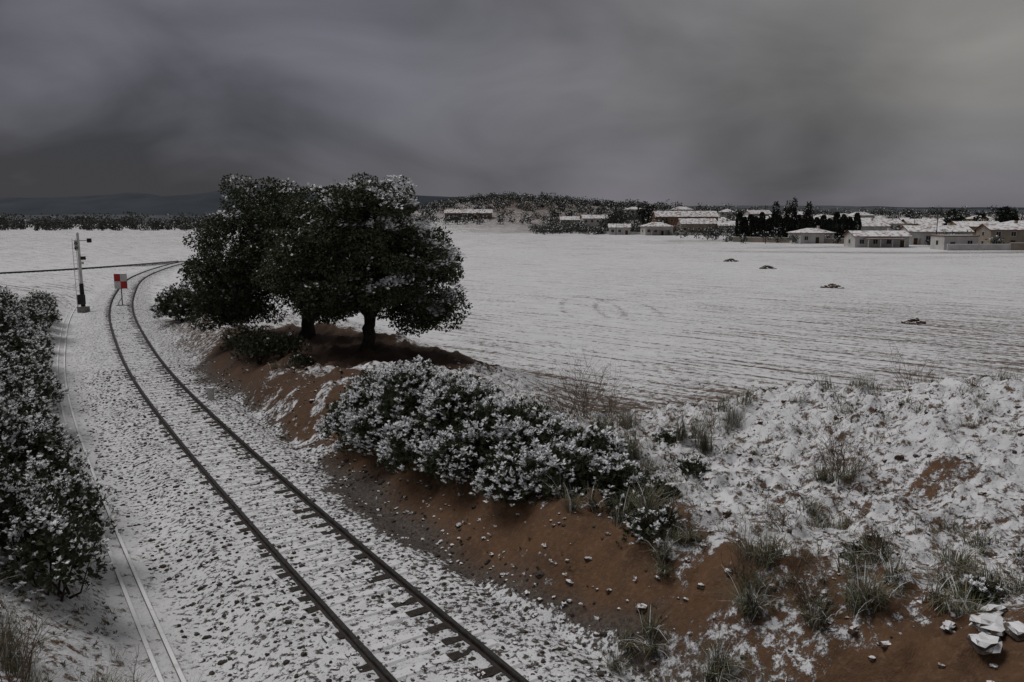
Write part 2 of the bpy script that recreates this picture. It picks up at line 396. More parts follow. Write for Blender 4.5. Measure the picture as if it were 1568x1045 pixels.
# ------------------------------------------------------------ vegetation
def crown(acc,lobes,nclump,nleaf,leaf,snowfn,rr=(.5,.9),shell=(.45,1.02)):
    w=np.array([l[3]*l[4] for l in lobes]);w=w/w.sum();C=[]
    for i in range(nclump):
        l=lobes[rng.choice(len(lobes),p=w)]
        d=unit(rng.normal(size=3));q=rng.uniform(*shell)**.7
        C.append([l[0]+d[0]*l[3]*q,l[1]+d[1]*l[4]*q,l[2]+d[2]*l[5]*q])
    C=np.array(C)
    for c in C:
        r=rng.uniform(*rr);n=int(nleaf*(r/np.mean(rr))**2*rng.uniform(.75,1.2))
        d=unit(rng.normal(size=(n,3)));q=rng.uniform(.45,1.06,(n,1))**.6
        p=c+d*q*r*np.array([1.1,1.1,.72])
        ax=d*.8+rng.normal(size=(n,3))*.7
        sp=snowfn(c,p,d)
        g=vnoise(p[:,0]*4.2+p[:,1]*2,p[:,2]*4.2,7)
        sp=np.clip(sp*sst(.42,.60,g)*2.5,0,.95)
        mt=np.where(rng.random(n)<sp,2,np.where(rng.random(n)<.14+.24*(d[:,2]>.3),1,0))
        ln=rng.uniform(.8,1.35,n)*leaf*np.where(mt==2,1.3,1)
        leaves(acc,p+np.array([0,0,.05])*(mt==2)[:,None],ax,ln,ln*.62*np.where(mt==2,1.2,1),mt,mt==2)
def oak(name,base,limbs,lobes,ncl,nl,snowfn):
    root=bpy.data.objects.new(name,None);sc.collection.objects.link(root)
    a=Acc();b0=np.array(base)
    for pts,rad in limbs:
        pts=np.array(pts,float)+b0
        t=np.linspace(0,len(pts)-1,len(pts)*4-3);q=np.stack([np.interp(t,range(len(pts)),pts[:,k]) for k in range(3)],1)
        q[1:-1]+=rng.normal(size=(len(q)-2,3))*.05
        tube(a,q,np.interp(t,range(len(pts)),rad)*(1+.06*rng.normal(size=len(t))),0,9)
    for pts,rad in limbs[1:]:
        e=np.array(pts[-1])+b0
        for k in range(7):
            l=lobes[rng.integers(len(lobes))];tgt=np.array(l[:3])+unit(rng.normal(size=3))*np.array(l[3:6])*.7
            m_=(e+tgt)/2+rng.normal(size=3)*.3
            tube(a,[e,m_,tgt],[rad[-1]*.7,.05,.02],0,5)
    a.obj("trunk_and_limbs",[M_bark],root,True)
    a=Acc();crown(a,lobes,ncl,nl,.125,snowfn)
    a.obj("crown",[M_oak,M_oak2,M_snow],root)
def snowR(c,p,d):
    g=fbm(np.array([c[0]*.55]),np.array([c[2]*.9+c[1]*.3]),2,80)[0]
    s=sst(-9.0,-3.0,c[0])*.8+.14+.26*sst(6.3,8.6,c[2])
    s=s*sst(.28,.50,g)
    return np.clip(s,0,1)*sst(.1,.65,d[:,2]+.25*d[:,0])*.58
def snowL(c,p,d):
    g=fbm(np.array([c[0]*.6]),np.array([c[2]*.9]),2,81)[0]
    return (.05+.20*sst(5.5,8,c[2]))*sst(.35,.55,g)*sst(.2,.8,d[:,2])
bx,by=-6.8,37.;z=tz(bx,by)-.1
oak("holm_oak_tree",(bx,by,z),[([(0,0,0),(.05,0,.9),(.1,.1,2.0)],[.38,.29,.26]),
   ([(.1,.1,1.9),(-.9,.2,3.2),(-2.2,.3,4.8)],[.22,.16,.10]),([(.1,.1,1.9),(.5,-.2,3.4),(.9,.1,5.6)],[.22,.16,.09]),([(.1,.1,1.9),(1.4,.2,3.0),(3.0,.1,4.2)],[.2,.14,.08])],
   [(-8.2,37.5,6.6,2.8,2.6,2.3),(-6.5,36.8,6.9,2.6,2.5,2.2),(-4.8,36.8,5.6,2.4,2.5,2.1),(-9.0,37.0,4.9,2.3,2.2,1.9),(-6.7,36.2,4.9,2.9,2.4,1.7),(-3.7,36.9,4.5,1.6,1.8,1.9),(-3.2,36.7,3.1,.9,1.0,1.1),(-7.4,36.8,7.8,1.5,1.5,1.1),(-4.4,36.7,3.5,1.2,1.1,1.0),(-8.4,36.6,3.7,1.3,1.2,.8)],290,430,snowR)
bx,by=-11.3,43.;z=tz(bx,by)-.1
oak("holm_oak_tree",(bx,by,z),[([(0,0,0),(.2,0,.9),(.5,.1,2.2)],[.44,.36,.33]),
   ([(.5,.1,2.1),(-1.2,.2,3.5),(-2.8,.3,5.0)],[.24,.17,.10]),([(.5,.1,2.1),(.6,-.2,3.8),(.2,.1,6)],[.22,.16,.09]),([(.5,.1,2.1),(1.6,.2,3.4),(2.6,.1,4.8)],[.2,.14,.08])],
   [(-13.4,43.2,7.5,2.4,2.5,2.0),(-15.0,43,5.6,2.1,2.4,2.1),(-14.8,42.6,4.0,2.3,2.2,1.7),(-12.0,43,6.6,2.4,2.6,2.1),(-12.4,42.5,4.8,2.6,2.4,1.6),(-10.4,43,5.2,2.2,2.2,1.4),(-15.4,42.6,3.0,1.5,1.4,1.3),(-13.8,42.4,2.8,1.6,1.3,1.0)],260,400,snowL)

def rosettes(acc,clumps,dens,leaf,snow,zmin=-.25,nl=11,noiseseed=90,fill=True):
    for (x,y,z,rx,ry,rz) in clumps:
        area=2.2*math.pi*((rx+ry)/2)*rz*1.1
        n=max(int(dens*area*1.3),3)
        d=unit(rng.normal(size=(n,3)));d=d[d[:,2]>zmin];n=len(d)
        if n==0: continue
        lump=1+.26*(fbm(d[:,0]*2.4+x*3,d[:,2]*2.4+d[:,1]*2+y*3,3,noiseseed)-.5)*2
        q=(rng.uniform(.74,1.03,n)*lump)[:,None]
        p=np.array([x,y,z])+d*q*np.array([rx,ry,rz])
        ax=unit(d+np.array([0,0,.65]))
        g=fbm(p[:,0]*3.8,p[:,1]*3.8+p[:,2]*2.8,3,noiseseed+3)
        ps=np.clip(snow*sst(.0,.6,ax[:,2])*sst(.40,.52,g)*1.25,0,.98)*np.where(q[:,0]>.82*lump,1,.4)
        sn=rng.random(n)<ps
        C=np.repeat(p,nl,0);A=np.repeat(ax,nl,0);S=np.repeat(sn,nl)
        r=rng.normal(size=A.shape);side=unit(np.cross(A,r))
        w=rng.uniform(.35,1.5,(len(A),1));dirs=unit(A+side*w-np.array([0,0,.15])*w)
        C=C+A*rng.uniform(-.10,.04,(len(A),1))*leaf/.13*.9
        ln=leaf*rng.uniform(.65,1.25,len(A))
        S=S&(rng.random(len(S))<.84)
        C=C+np.array([0,0,.03])*S[:,None]
        leaves(acc,C,dirs,ln,ln*np.where(S,.58,.34),np.where(S,1,0),S)
        if fill:
            m_=int(n*1.2);dd=unit(rng.normal(size=(m_,3)));dd[:,2]=np.abs(dd[:,2])-.15
            pp=np.array([x,y,z])+dd*rng.uniform(.35,.85,(m_,1))*np.array([rx,ry,rz])
            leaves(acc,pp,rng.normal(size=(m_,3)),leaf*2,leaf*1.4,2)
def stems(acc,clumps,mat):
    for (x,y,z,rx,ry,rz) in clumps:
        for k in range(9):
            d=unit(rng.normal(size=3));d[2]=abs(d[2])+.2
            e=np.array([x,y,z])+d*np.array([rx,ry,rz])*.75;g0=np.array([x+random.uniform(-.2,.2),y+random.uniform(-.2,.2),tz(x,y)-.05])
            tube(acc,[g0,(g0+e)/2+rng.normal(size=3)*.1,e],[.03,.02,.008],mat,4)
def shrub(name,cl,dens,leaf,snow,mats,seed=90,nl=11):
    C=[(x,y,tz(x,y)+h,rx,ry,rz) for (x,y,h,rx,ry,rz) in cl]
    a=Acc();rosettes(a,C,dens,leaf,snow,noiseseed=seed,nl=nl);stems(a,C,3)
    return a.obj(name,mats)
SM=[M_bush,M_snow,M_dleaf,M_bark]
shrub("snow_covered_shrub",[(-5.0,24.4,.4,1.1,1.1,1.0),(-4.0,23.9,.55,1.3,1.2,1.15),(-3.6,22.6,.4,1.4,1.2,1.1),(-2.7,22.4,.75,1.4,1.4,1.3),(-2.3,20.9,.3,1.3,1.2,1.15),(-1.3,21.1,.55,1.4,1.3,1.15),(-1.1,19.4,.25,1.2,1.0,1.0),(-.1,19.7,.4,1.3,1.2,1.05),(.7,18.9,.35,1.2,1.1,1.0),(.2,17.8,.15,1.05,.85,.85),(1.1,17.6,.15,.95,.8,.8),(1.9,18.3,.25,.8,.8,.75),(2.3,17.4,.15,.7,.7,.6)],115,.088,.97,SM)
D_=[M_dleaf,M_snow,M_oak,M_bark]
cl=[]
for yy in np.arange(15.3,62,1.15):
    tx=np.interp(yy,TR[:,1],TR[:,0])
    for s_ in (5.3,6.9,8.9):
        if s_>5.4 and yy>50 : continue
        s2=s_+random.uniform(-.35,.5);r=random.uniform(.85,1.35)*(1 if s_<5.4 else 1.15)
        if s_<5.4: r*=.85
        if yy>30 and random.random()<.3: continue
        cl.append((tx-s2*.84,yy-s2*.54+ .3,.45+.12*s_/5+.3*(yy>24),r,r,r*random.uniform(.95,1.4)))
cl=[c for c in cl if c[1]>13.2]
shrub("shrub_thicket",[c for c in cl if c[1]<27],70,.078,.58,D_,120,9)
shrub("shrub_thicket",[c for c in cl if c[1]>=27],38,.105,.45,D_,120,9)
shrub("shrub",[(-23.4,56,.8,1.7,1.5,1.7),(-22.0,54.5,.6,1.5,1.3,1.4),(-24.6,58,.8,1.5,1.3,1.5)],26,.17,.2,D_,130)
shrub("shrub",[(-11.6,36.2,.5,1.3,1.0,.95),(-12.6,37.8,.6,1.3,1.0,1.1),(-10.3,36.0,.4,1.0,.8,.7)],34,.11,.03,D_,131)
for (x,y,r,sn) in ((4.25,18.2,.42,.5),(8.9,12.6,.5,.5),(8.3,11.2,.45,.4),(4.2,20.8,.45,.3),(6.0,13.0,.35,.4),(2.6,14.6,.5,.35),(10.2,13.2,.5,.5),(3.0,16.6,.5,.3),(7.0,11.3,.35,.35),(-9.4,34.6,.5,.1),(2.4,16.0,.45,.2)):
    shrub("low_shrub",[(x,y,.10,r,r,r*.75),(x+r*.8,y+.1,.05,r*.6,r*.6,r*.5)],90,.07,sn,D_,140)
a=Acc();n=9000
bx=rng.uniform(-4,22,n);by=rng.uniform(9.5,30,n);bz,bd=terrain(bx,by);g=fbm(bx*.5,by*.5,3,160)
ok=np.where((bd>4.2)&(bz>.3)&(g>.45))[0][:1700]
rosettes(a,[(bx[i],by[i],bz[i]-.02,r_,r_,r_*.6) for i in ok for r_ in (random.uniform(.04,.17),)],60,.062,.1,fill=False,nl=8,noiseseed=161)
bx=rng.uniform(-16,-5,1500);by=rng.uniform(9,24,1500);bz,bd=terrain(bx,by)
ok=np.where((bd<-4.2)&(bd>-9))[0][:240]
rosettes(a,[(bx[i],by[i],bz[i]-.02,r_,r_,r_*.6) for i in ok for r_ in (random.uniform(.05,.18),)],60,.062,.15,fill=False,nl=8,noiseseed=161)
bx=rng.uniform(-14,4,3500);by=rng.uniform(12,40,3500);bz,bd=terrain(bx,by)
ok=np.where((bd>2.3)&(bd<3.8))[0][:230]
rosettes(a,[(bx[i],by[i],bz[i]-.02,r_,r_,r_*.5) for i in ok for r_ in (random.uniform(.04,.12),)],60,.06,.7,fill=False,nl=8,noiseseed=161)
a.obj("ground_plants",[M_dleaf,M_snow,M_oak])

def grass(acc,x,y,n,h,spread,droop,mats=(0,1),snowp=.05):
    z=tz(x,y);lean=rng.normal(size=2)*.25
    for i in range(n):
        t=random.uniform(0,6.283);l=h*random.uniform(.4,1.15);r0=random.uniform(0,spread)*.6
        b0=np.array([x+r0*math.cos(t*1.7),y+r0*math.sin(t*1.7),z-.04]);o=np.array([math.cos(t)+lean[0],math.sin(t)+lean[1],0]);sd=np.array([-math.sin(t),math.cos(t),0])
        dr=droop*random.uniform(.15,1.3);w=.005+.006*random.random();pts=[]
        for s_ in (0,.35,.7,1):
            pts.append(b0+o*(l*dr*s_**1.7)+np.array([0,0,l*(s_-dr*.55*s_**2.4)]))
        V=[]
        for k,p in enumerate(pts):
            ww=w*(1-.3*k) if k<3 else w*.15
            V+= [p-sd*ww,p+sd*ww]
        mt=2 if random.random()<snowp else random.choice(mats)
        acc.add(V,[[0,1,3,2],[2,3,5,4],[4,5,7,6]],mt)
GM=[M_straw,M_straw2,M_snow]
for (x,y,n,h,sp,dr) in ((2.8,11.2,760,1.0,.8,.95),(3.5,12.0,560,.85,.8,.9),(2.2,12.6,420,.7,.8,.9),(4.7,20.4,360,1.0,.9,.5),(6.6,22.0,300,.9,1.2,.6),(3.3,22.6,300,.9,1.2,.6),(1.9,20.0,400,1.1,1.0,.5),(2.7,19.2,360,.9,1.0,.6),(5.2,11.5,480,.7,1.0,.8),(2.4,15.7,440,.8,1.0,.7),(4.4,12.9,400,.75,1.0,.8),(7.4,17.4,240,.7,1.0,.8),(3.0,14.0,420,.65,1.0,.8),(1.4,16.6,260,.7,.8,.7),(3.4,18.6,240,.6,.8,.8),(9.5,21.5,260,.7,1.4,.7),(12.5,21.5,260,.7,1.6,.7),(6.2,15.2,260,.5,1.2,.9),(8.5,14.5,260,.5,1.2,.9),
      (-7.6,10.9,320,.9,1.0,.6),(-6.2,10.6,300,.8,1.0,.7),(-5.3,11.4,240,.7,.9,.7),(-8.6,12.0,240,.8,1.0,.6),(-4.8,10.7,220,.7,.8,.7),(6.4,10.7,360,.6,1.1,.9),(8.0,11.6,360,.6,1.1,.9),(7.3,12.4,320,.55,1.1,.9),(5.8,12.2,320,.6,1.0,.9),(4.2,10.6,360,.7,1.0,.9),(-22,31,300,1.8,2.2,.5),(-24,33,300,2.0,2.2,.5),(-20.6,30,260,1.6,1.6,.5),(-25,36,300,2.0,2.4,.5),(-27,40,300,2.2,2.6,.5),(-9.8,33.8,240,.6,1.2,.8)):
    a=Acc()
    for k in range(4): grass(a,x+random.uniform(-.5,.5)*sp,y+random.uniform(-.5,.5)*sp,n//4,h*random.uniform(.6,1.1),sp*.4,dr,(0,1,1),.12)
    a.obj("dry_grass_tuft",GM)
a=Acc();n=1500
bx=rng.uniform(-2,22,n*3);by=rng.uniform(9,34,n*3);bz,bd=terrain(bx,by)
g=fbm(bx*.35,by*.35,3,150);ok=np.where((bd>4.6)&(bz>.3)&(g>.46))[0][:1000]
for i in ok: grass(a,bx[i],by[i],random.randint(8,34),random.uniform(.10,.38),.35,.9,(0,0,1),.15)
bx=rng.uniform(-30,-5,900);by=rng.uniform(9,45,900);bz,bd=terrain(bx,by)
ok=np.where((bd<-4.1)&(bd>-5.2))[0][:60]
for i in ok: grass(a,bx[i],by[i],14,random.uniform(.15,.4),.3,.8,(0,1),.1)
a.obj("grass",GM)
def twigs(acc,x,y,h,n,spread):
    z=tz(x,y)
    def br(p,d,l,r,lev):
        q=[p];dd=d
        for k in range(3):
            dd=unit(dd+rng.normal(size=3)*.16);q.append(q[-1]+dd*l/3)
        tube(acc,q,[r,r*.8,r*.6,r*.35],0,3)
        if lev>0:
            for k in range(4):
                s_=random.choice((1,2,3));br(q[s_],unit(dd+rng.normal(size=3)*.45+np.array([0,0,.1])),l*.55,r*.55,lev-1)
    for i in range(n):
        t=random.uniform(0,6.28);s_=random.uniform(.1,1)*spread
        br(np.array([x+random.uniform(-.15,.15),y+random.uniform(-.15,.15),z-.05]),unit(np.array([math.cos(t)*s_,math.sin(t)*s_,1])),h*random.uniform(.45,.75),.010,2)
for (x,y,h,n,s_) in ((2.3,24.6,2.1,22,.7),(1.6,23.2,1.7,16,.8),(3.2,25.2,1.6,14,.8),(7.5,17.4,1.5,17,.7),(4.7,11.8,.95,16,.8),(2.9,14.6,1.0,14,.9),(3.9,12.7,.8,14,.9),(11.2,21.8,1.3,8,.5),(-6.9,10.2,1.2,14,.6),(-8.1,10.9,1.2,14,.6),(-5.6,10.4,1.0,12,.7),(8.6,12.2,.8,12,.8),(5.5,21.5,.8,11,.7),(3.0,21.8,1.0,12,.8),(6.2,12.6,.8,12,.8),(5.2,14.4,.7,10,.9)):
    a=Acc();twigs(a,x,y,h,n,s_);a.obj("bare_twig_shrub",[M_twig])

# ------------------------------------------------------------ signal, stop board, posts
M_white=mat_simple("white_paint",(.62,.62,.60),(.45,.44,.42),3,.6)
M_black=mat_simple("black_paint",(.03,.03,.03),(.015,.015,.015),3,.6)
M_red=mat_simple("red_paint",(.45,.035,.04),(.32,.03,.03),3,.5)
M_metal=mat_simple("galvanised_metal",(.22,.22,.22),(.12,.12,.12),4,.5)
sx,sy=-35.7,66.;sz=-.3
sg=bpy.data.objects.new("railway_signal",None);sc.collection.objects.link(sg)
a=Acc();box(a,(sx,sy,sz+.25),(.7,.7,.5),0);tube(a,[(sx,sy,sz+.5),(sx,sy,sz+2.4)],[.17,.15],1,10);box(a,(sx+.05,sy-.3,sz+1.1),(.5,.35,.8),1)
a.obj("base",[M_conc,M_black],sg)
a=Acc();tube(a,[(sx,sy,sz+2.4),(sx,sy,sz+6.5)],[.13,.10],0,10);tube(a,[(sx,sy,sz+6.5),(sx,sy,sz+6.62)],[.14,.03],0,10);a.obj("mast",[M_white],sg)
a=Acc()
for k in range(2): tube(a,[(sx-.42+.3*k-.1,sy+.05,sz+.2),(sx-.42+.3*k-.1,sy+.05,sz+6.1)],[.022,.022],0,5)
for k in range(18): tube(a,[(sx-.52,sy+.05,sz+.5+k*.32),(sx-.22,sy+.05,sz+.5+k*.32)],[.015,.015],0,4)
a.obj("ladder",[M_white],sg)
a=Acc();box(a,(sx+.45,sy,sz+5.95),(.9,.06,.07),0);box(a,(sx+.95,sy-.05,sz+5.95),(.3,.2,.34),1);box(a,(sx,sy-.18,sz+5.55),(.34,.22,.85),0)
for k in range(2): tube(a,[(sx,sy-.29,sz+5.35+.38*k),(sx,sy-.42,sz+5.35+.38*k)],[.11,.12],1,10)
box(a,(sx+.32,sy,sz+4.5),(.4,.06,.28),1);box(a,(sx+.22,sy-.02,sz+4.1),(.22,.1,.2),0)
a.obj("signal_head_and_arm",[M_white,M_black],sg)
bx0,by0=-33.9,69.;bb=bpy.data.objects.new("stop_board",None);sc.collection.objects.link(bb)
a=Acc();tube(a,[(bx0,by0,-.1),(bx0,by0,2.0)],[.05,.05],0,8);box(a,(bx0,by0,-.05),(1.0,.5,.08),0);tube(a,[(bx0-.4,by0,0),(bx0,by0,.7)],[.03,.03],0,6);a.obj("pole_and_foot",[M_metal],bb)
a=Acc()
for i in range(2):
    for j in range(2): box(a,(bx0-.27+.54*i,by0-.06,1.75+.62*j),(.536,.03,.616),(i+j)%2)
box(a,(bx0,by0-.035,2.06),(1.12,.014,1.28),2);a.obj("chequered_board",[M_white,M_red,M_metal],bb)
for (x,y,h) in ((-17.9,29.8,.75),(-11.2,20.3,.6),(-32.6,55,.8)):
    a=Acc();z=-.3;box(a,(x,y,z+h/2),(.13,.10,h),0);box(a,(x,y,z+h+.03),(.16,.13,.06),2);box(a,(x,y-.055,z+h*.75),(.1,.01,.2),1)
    a.obj("marker_post",[M_conc,M_black,M_snow])
a=Acc();x,y=-12.6,32.6;z=tz(x,y);box(a,(x,y,z+.22),(.22,.16,.5),0);box(a,(x,y,z+.49),(.24,.18,.05),1);a.obj("kilometre_stone",[M_white,M_snow])

# ------------------------------------------------------------ village
M_wall={'white':mat_simple("white_render",(.52,.51,.49),(.40,.39,.37),.4),'ochre':mat_simple("ochre_render",(.40,.31,.16),(.32,.25,.13),.4),'tan':mat_simple("tan_render",(.30,.25,.20),(.22,.19,.155),.4),'brick':mat_simple("brick_render",(.24,.13,.085),(.17,.10,.07),.8),'grey':mat_simple("grey_render",(.25,.25,.25),(.18,.18,.18),.4)}
M_tile=mat_snowtop("roof_tile_snow",(.20,.09,.055),(.12,.06,.045),.6,1.0,.9,1.9)
M_pane=mat_simple("window_pane",(.025,.028,.032),(.015,.016,.02),.3,.25)
M_trim=mat_simple("window_trim",(.5,.49,.47),(.4,.39,.37),1)
M_door=mat_simple("door_wood",(.09,.05,.03),(.05,.03,.02),2)
def house(x,y,w,d,h,rz=0,wall='white',st=1,roof='gable',rh=None,name="house",z=None,awn=False):
    z=tz(x,y)-.2 if z is None else z
    root=bpy.data.objects.new(name,None);sc.collection.objects.link(root);root.location=(x,y,z);root.rotation_euler=(0,0,rz)
    a=Acc();box(a,(0,0,h/2),(w,d,h),0)
    rh=rh if rh is not None else d*.2
    if roof=='gable':
        v=[(-w/2,-d/2,h),(-w/2,d/2,h),(-w/2,0,h+rh-.05),(-w/2,0,h+rh-.05),(w/2,-d/2,h),(w/2,d/2,h),(w/2,0,h+rh-.05),(w/2,0,h+rh-.05)]
        a.add(v,[[0,1,2,3],[5,4,6,7]],0)
    a.obj("walls",[M_wall[wall]],root)
    a=Acc();e=.5;t=.16
    if roof=='gable':
        for s_ in (-1,1):
            y0=s_*(d/2+e);z0=h-e*rh/(d/2)+.02
            v=[(-w/2-e,y0,z0),(w/2+e,y0,z0),(w/2+e,0,h+rh),(-w/2-e,0,h+rh)]
            v=v+[(p[0],p[1],p[2]+t) for p in v];a.add(v,BF if s_<0 else BF[:,::-1],0)
    elif roof=='hip':
        r=min(w/2-.5,d/2)
        b_=[(-w/2-e,-d/2-e,h),(w/2+e,-d/2-e,h),(w/2+e,d/2+e,h),(-w/2-e,d/2+e,h)];c=[(p[0],p[1],p[2]+t) for p in b_];tp=[(-w/2+r,0,h+rh+t),(w/2-r,0,h+rh+t)]
        v=b_+c+tp+tp
        a.add(v,[[0,3,2,1],[0,1,5,4],[1,2,6,5],[2,3,7,6],[3,0,4,7],[4,5,9,8],[6,7,8,9],[5,6,9,11],[7,4,8,10]],0)
    else:
        box(a,(0,0,h+.15),(w+.3,d+.3,.3),0)
    a.obj("roof",[M_tile],root)
    a=Acc();n=max(2,int(w/3.0));fh=h/st
    dr=random.randrange(n)
    for s_ in range(st):
        for k in range(n):
            xx=-w/2+(k+.5)*w/n
            for sd in (-1,1):
                yy=sd*d/2
                if s_==0 and k==dr and sd<0:
                    box(a,(xx,yy-.03,1.05),(1.1,.08,2.1),2)
                    continue
                zc=s_*fh+fh*.55
                box(a,(xx,yy+sd*.02,zc),(1.35,.06,1.35),1);box(a,(xx,yy+sd*.05,zc),(1.1,.06,1.1),0);box(a,(xx,yy+sd*.09,zc),(.06,.03,1.1),1)
        for sd in (-1,1):
            zc=s_*fh+fh*.55;box(a,(sd*(w/2+.02),0,zc),(.06,1.2,1.2),1);box(a,(sd*(w/2+.05),0,zc),(.06,1.0,1.0),0)
    a.obj("windows_and_door",[M_pane,M_trim,M_door],root)
    if roof!='flat':
        a=Acc();box(a,(w*.25,d*.1,h+rh+.2),(.6,.6,1.3),0);box(a,(w*.25,d*.1,h+rh+.9),(.75,.75,.12),1);a.obj("chimney",[M_wall[wall],M_tile],root)
    if awn:
        a=Acc();box(a,(0,-d/2-1.6,2.5),(w*.7,3.0,.15),0)
        for k in range(4): box(a,(-w*.33+k*w*.22,-d/2-2.9,1.2),(.2,.2,2.4),1)
        a.obj("porch",[M_tile,M_wall[wall]],root)
    return root
H=house
H(62,345,12,8,3.8,.1,'white',1,'hip',1.8,awn=True)
H(47,352,9,7,3.4,-.1,'white',1,'gable')
H(83,362,16,9,5.2,.05,'tan',1,'gable',2.2,awn=True)
H(99,358,15,9,4.6,-.1,'white',1,'gable',1.8)
H(84,392,30,10,8.4,.05,'brick',2,'gable',2.6)
H(112,335,10,8,3.6,.2,'white',1,'hip',1.6)
H(82,450,14,9,8.0,.1,'ochre',2,'gable')
H(97,460,10,9,6.2,-.2,'ochre',1,'gable')
H(46,440,16,9,6.5,.1,'white',2,'gable')
H(33,450,12,9,5.2,0,'white',1,'gable')
H(98,216,14,8,3.1,-.05,'white',1,'gable',1.3,awn=True)
H(93,250,11,8,3.3,.15,'white',1,'hip',1.4)
H(108,196,8,7,3.4,-.05,'white',1,'flat')
H(124,236,17,9,4.0,-.1,'white',1,'gable',1.6)
H(144,268,18,10,4.4,.1,'grey',1,'gable',1.6)
H(138,240,12,9,5.4,-.1,'ochre',2,'gable',1.4)
H(129,210,11,8,4.8,-.1,'tan',2,'gable',1.4)
H(138,202,11,9,4.2,-.1,'tan',1,'gable',1.6)
H(154,244,14,9,5.4,-.1,'ochre',2,'hip',1.6)
H(131,300,15,9,5.0,.1,'white',1,'gable')
H(150,330,16,9,5.8,.1,'white',2,'gable')
H(168,330,14,9,5.8,-.1,'tan',2,'gable')
for i in range(34):
    x=76+i*5.6+random.uniform(-4,4);y=random.choice((400,430,470,500,540))+random.uniform(-14,14)
    if x<y*.15: continue
    H(x,y,random.uniform(9,15),9,random.choice((4.6,6.0,7.2)),random.uniform(-.3,.3),random.choice(('white','white','tan','white','brick','ochre')),2,random.choice(('gable','hip')),random.uniform(1.6,2.2))
H(-28,520,30,9,3.8,.05,'brick',1,'gable',2.2,name="farm_building")
def wall(pts,h,t,mat,name):
    a=Acc()
    for (p,q) in zip(pts[:-1],pts[1:]):
        L=math.dist(p,q);rz=math.atan2(q[1]-p[1],q[0]-p[0]);n=max(int(L/6),1)
        for k in range(n):
            x=p[0]+(q[0]-p[0])*(k+.5)/n;y=p[1]+(q[1]-p[1])*(k+.5)/n;z=float(terrain([x],[y],False)[0][0])
            box(a,(0,0,h/2-.3),(L/n-.32,t,h),0,rz,(x,y,z));box(a,(0,0,h+.05-.3),(L/n-.32,t+.1,.1),1,rz,(x,y,z))
            box(a,(L/n/2,0,h/2-.2),(.3,t+.12,h+.2),0,rz,(x,y,z))
    a.obj(name,[mat,M_snow])
wall([(72,262),(118,232)],1.9,.25,M_wall['tan'],"garden_wall")
wall([(118,190),(190,178)],2.0,.25,M_wall['tan'],"garden_wall")
wall([(103,190),(118,190)],1.7,.25,M_wall['white'],"garden_wall")
wall([(38,366),(112,330)],1.3,.25,M_wall['white'],"garden_wall")
for k in range(20):
    t=k/19;x=75+t*31;y=266-t*18+random.uniform(-.6,.6);z=float(terrain([x],[y],False)[0][0]);h=random.uniform(6.2,9.0)
    a=Acc();tube(a,[(x,y,z-.2),(x,y,z+h*.5)],[.15,.08],1,6);n=800
    u=rng.random(n)**.8;th=rng.uniform(0,6.283,n);rad=(1.1*np.sin(np.pi*np.clip(u*.9+.08,0,1))**.6)*rng.uniform(.7,1.1,n)
    p=np.stack([x+rad*np.cos(th),y+rad*np.sin(th),z+.2+u*h],1)
    leaves(a,p,np.stack([np.cos(th)*.3,np.sin(th)*.3,np.ones(n)],1)+rng.normal(size=(n,3))*.25,.8,.45,np.where(rng.random(n)<.01,2,0))
    a.obj("cypress_tree",[M_cyp,M_bark,M_snow])
def ftree(acc,x,y,h,w,n,leaf,snow=.12,mt=0,trunk=.25,zoff=0):
    z=float(terrain([x],[y],False)[0][0])+zoff
    nl=5
    for k in range(nl):
        c=np.array([x+random.uniform(-.5,.5)*w*.55,y+random.uniform(-.5,.5)*w*.5,z+h*random.uniform(trunk+.2,.80)])
        m_=n//nl;d=unit(rng.normal(size=(m_,3)));p=c+d*rng.uniform(.5,1,(m_,1))*np.array([w*.33,w*.33,h*.24])
        leaves(acc,p,d+rng.normal(size=(m_,3))*.6,leaf,leaf*.75,np.where(rng.random(m_)<snow*(d[:,2]>.1)*2,2,mt))
    tube(acc,[(x,y,z-.3),(x+.1,y,z+h*.55)],[h*.035,h*.02],1,5)
FM=[M_olive,M_bark,M_snow,M_cyp]
a=Acc()
for i in range(200):
    x=rng.uniform(-520,-120);y=rng.uniform(560,760);hh=rng.uniform(4,12);ftree(a,x,y,hh,hh*rng.uniform(1.1,1.9),90,1.6,.01,0,.0)
for i in range(120):
    x=rng.uniform(-330,-90);y=rng.uniform(470,560);hh=rng.uniform(2.0,5.5);ftree(a,x,y,hh,hh*rng.uniform(1.1,1.9),80,1.1,.02,0,.0)
a.obj("distant_trees",FM)
a=Acc()
for i in range(680):
    x=rng.normal(0,80);y=rng.uniform(480,690);hh=rng.uniform(2.8,6.2);ftree(a,x,y,hh,hh*rng.uniform(1.0,1.5),60,1.0,.12,0,.05)
a.obj("hillside_woodland",FM)
a=Acc()
for i in range(620):
    x=rng.uniform(20,420);y=rng.uniform(370,700);hh=rng.uniform(3,8.5);ftree(a,x,y,hh,hh*rng.uniform(.8,1.5),80,1.0,.08,random.choice((0,0,3)),.05)
for i in range(110):
    x=rng.uniform(10,75);y=rng.uniform(350,420);hh=rng.uniform(2.5,5.5);ftree(a,x,y,hh,hh*rng.uniform(.9,1.4),90,.6,.08,0,.0)
for i in range(280):
    x=rng.uniform(62,210);y=rng.uniform(200,360)
    if y<190+.2*(200-x)+ 30 and x<112: continue
    hh=rng.uniform(1.8,5.4);ftree(a,x,y,hh,hh*rng.uniform(.8,1.4),110,.5,.08,random.choice((0,3,3)),.0)
a.obj("village_trees",FM)
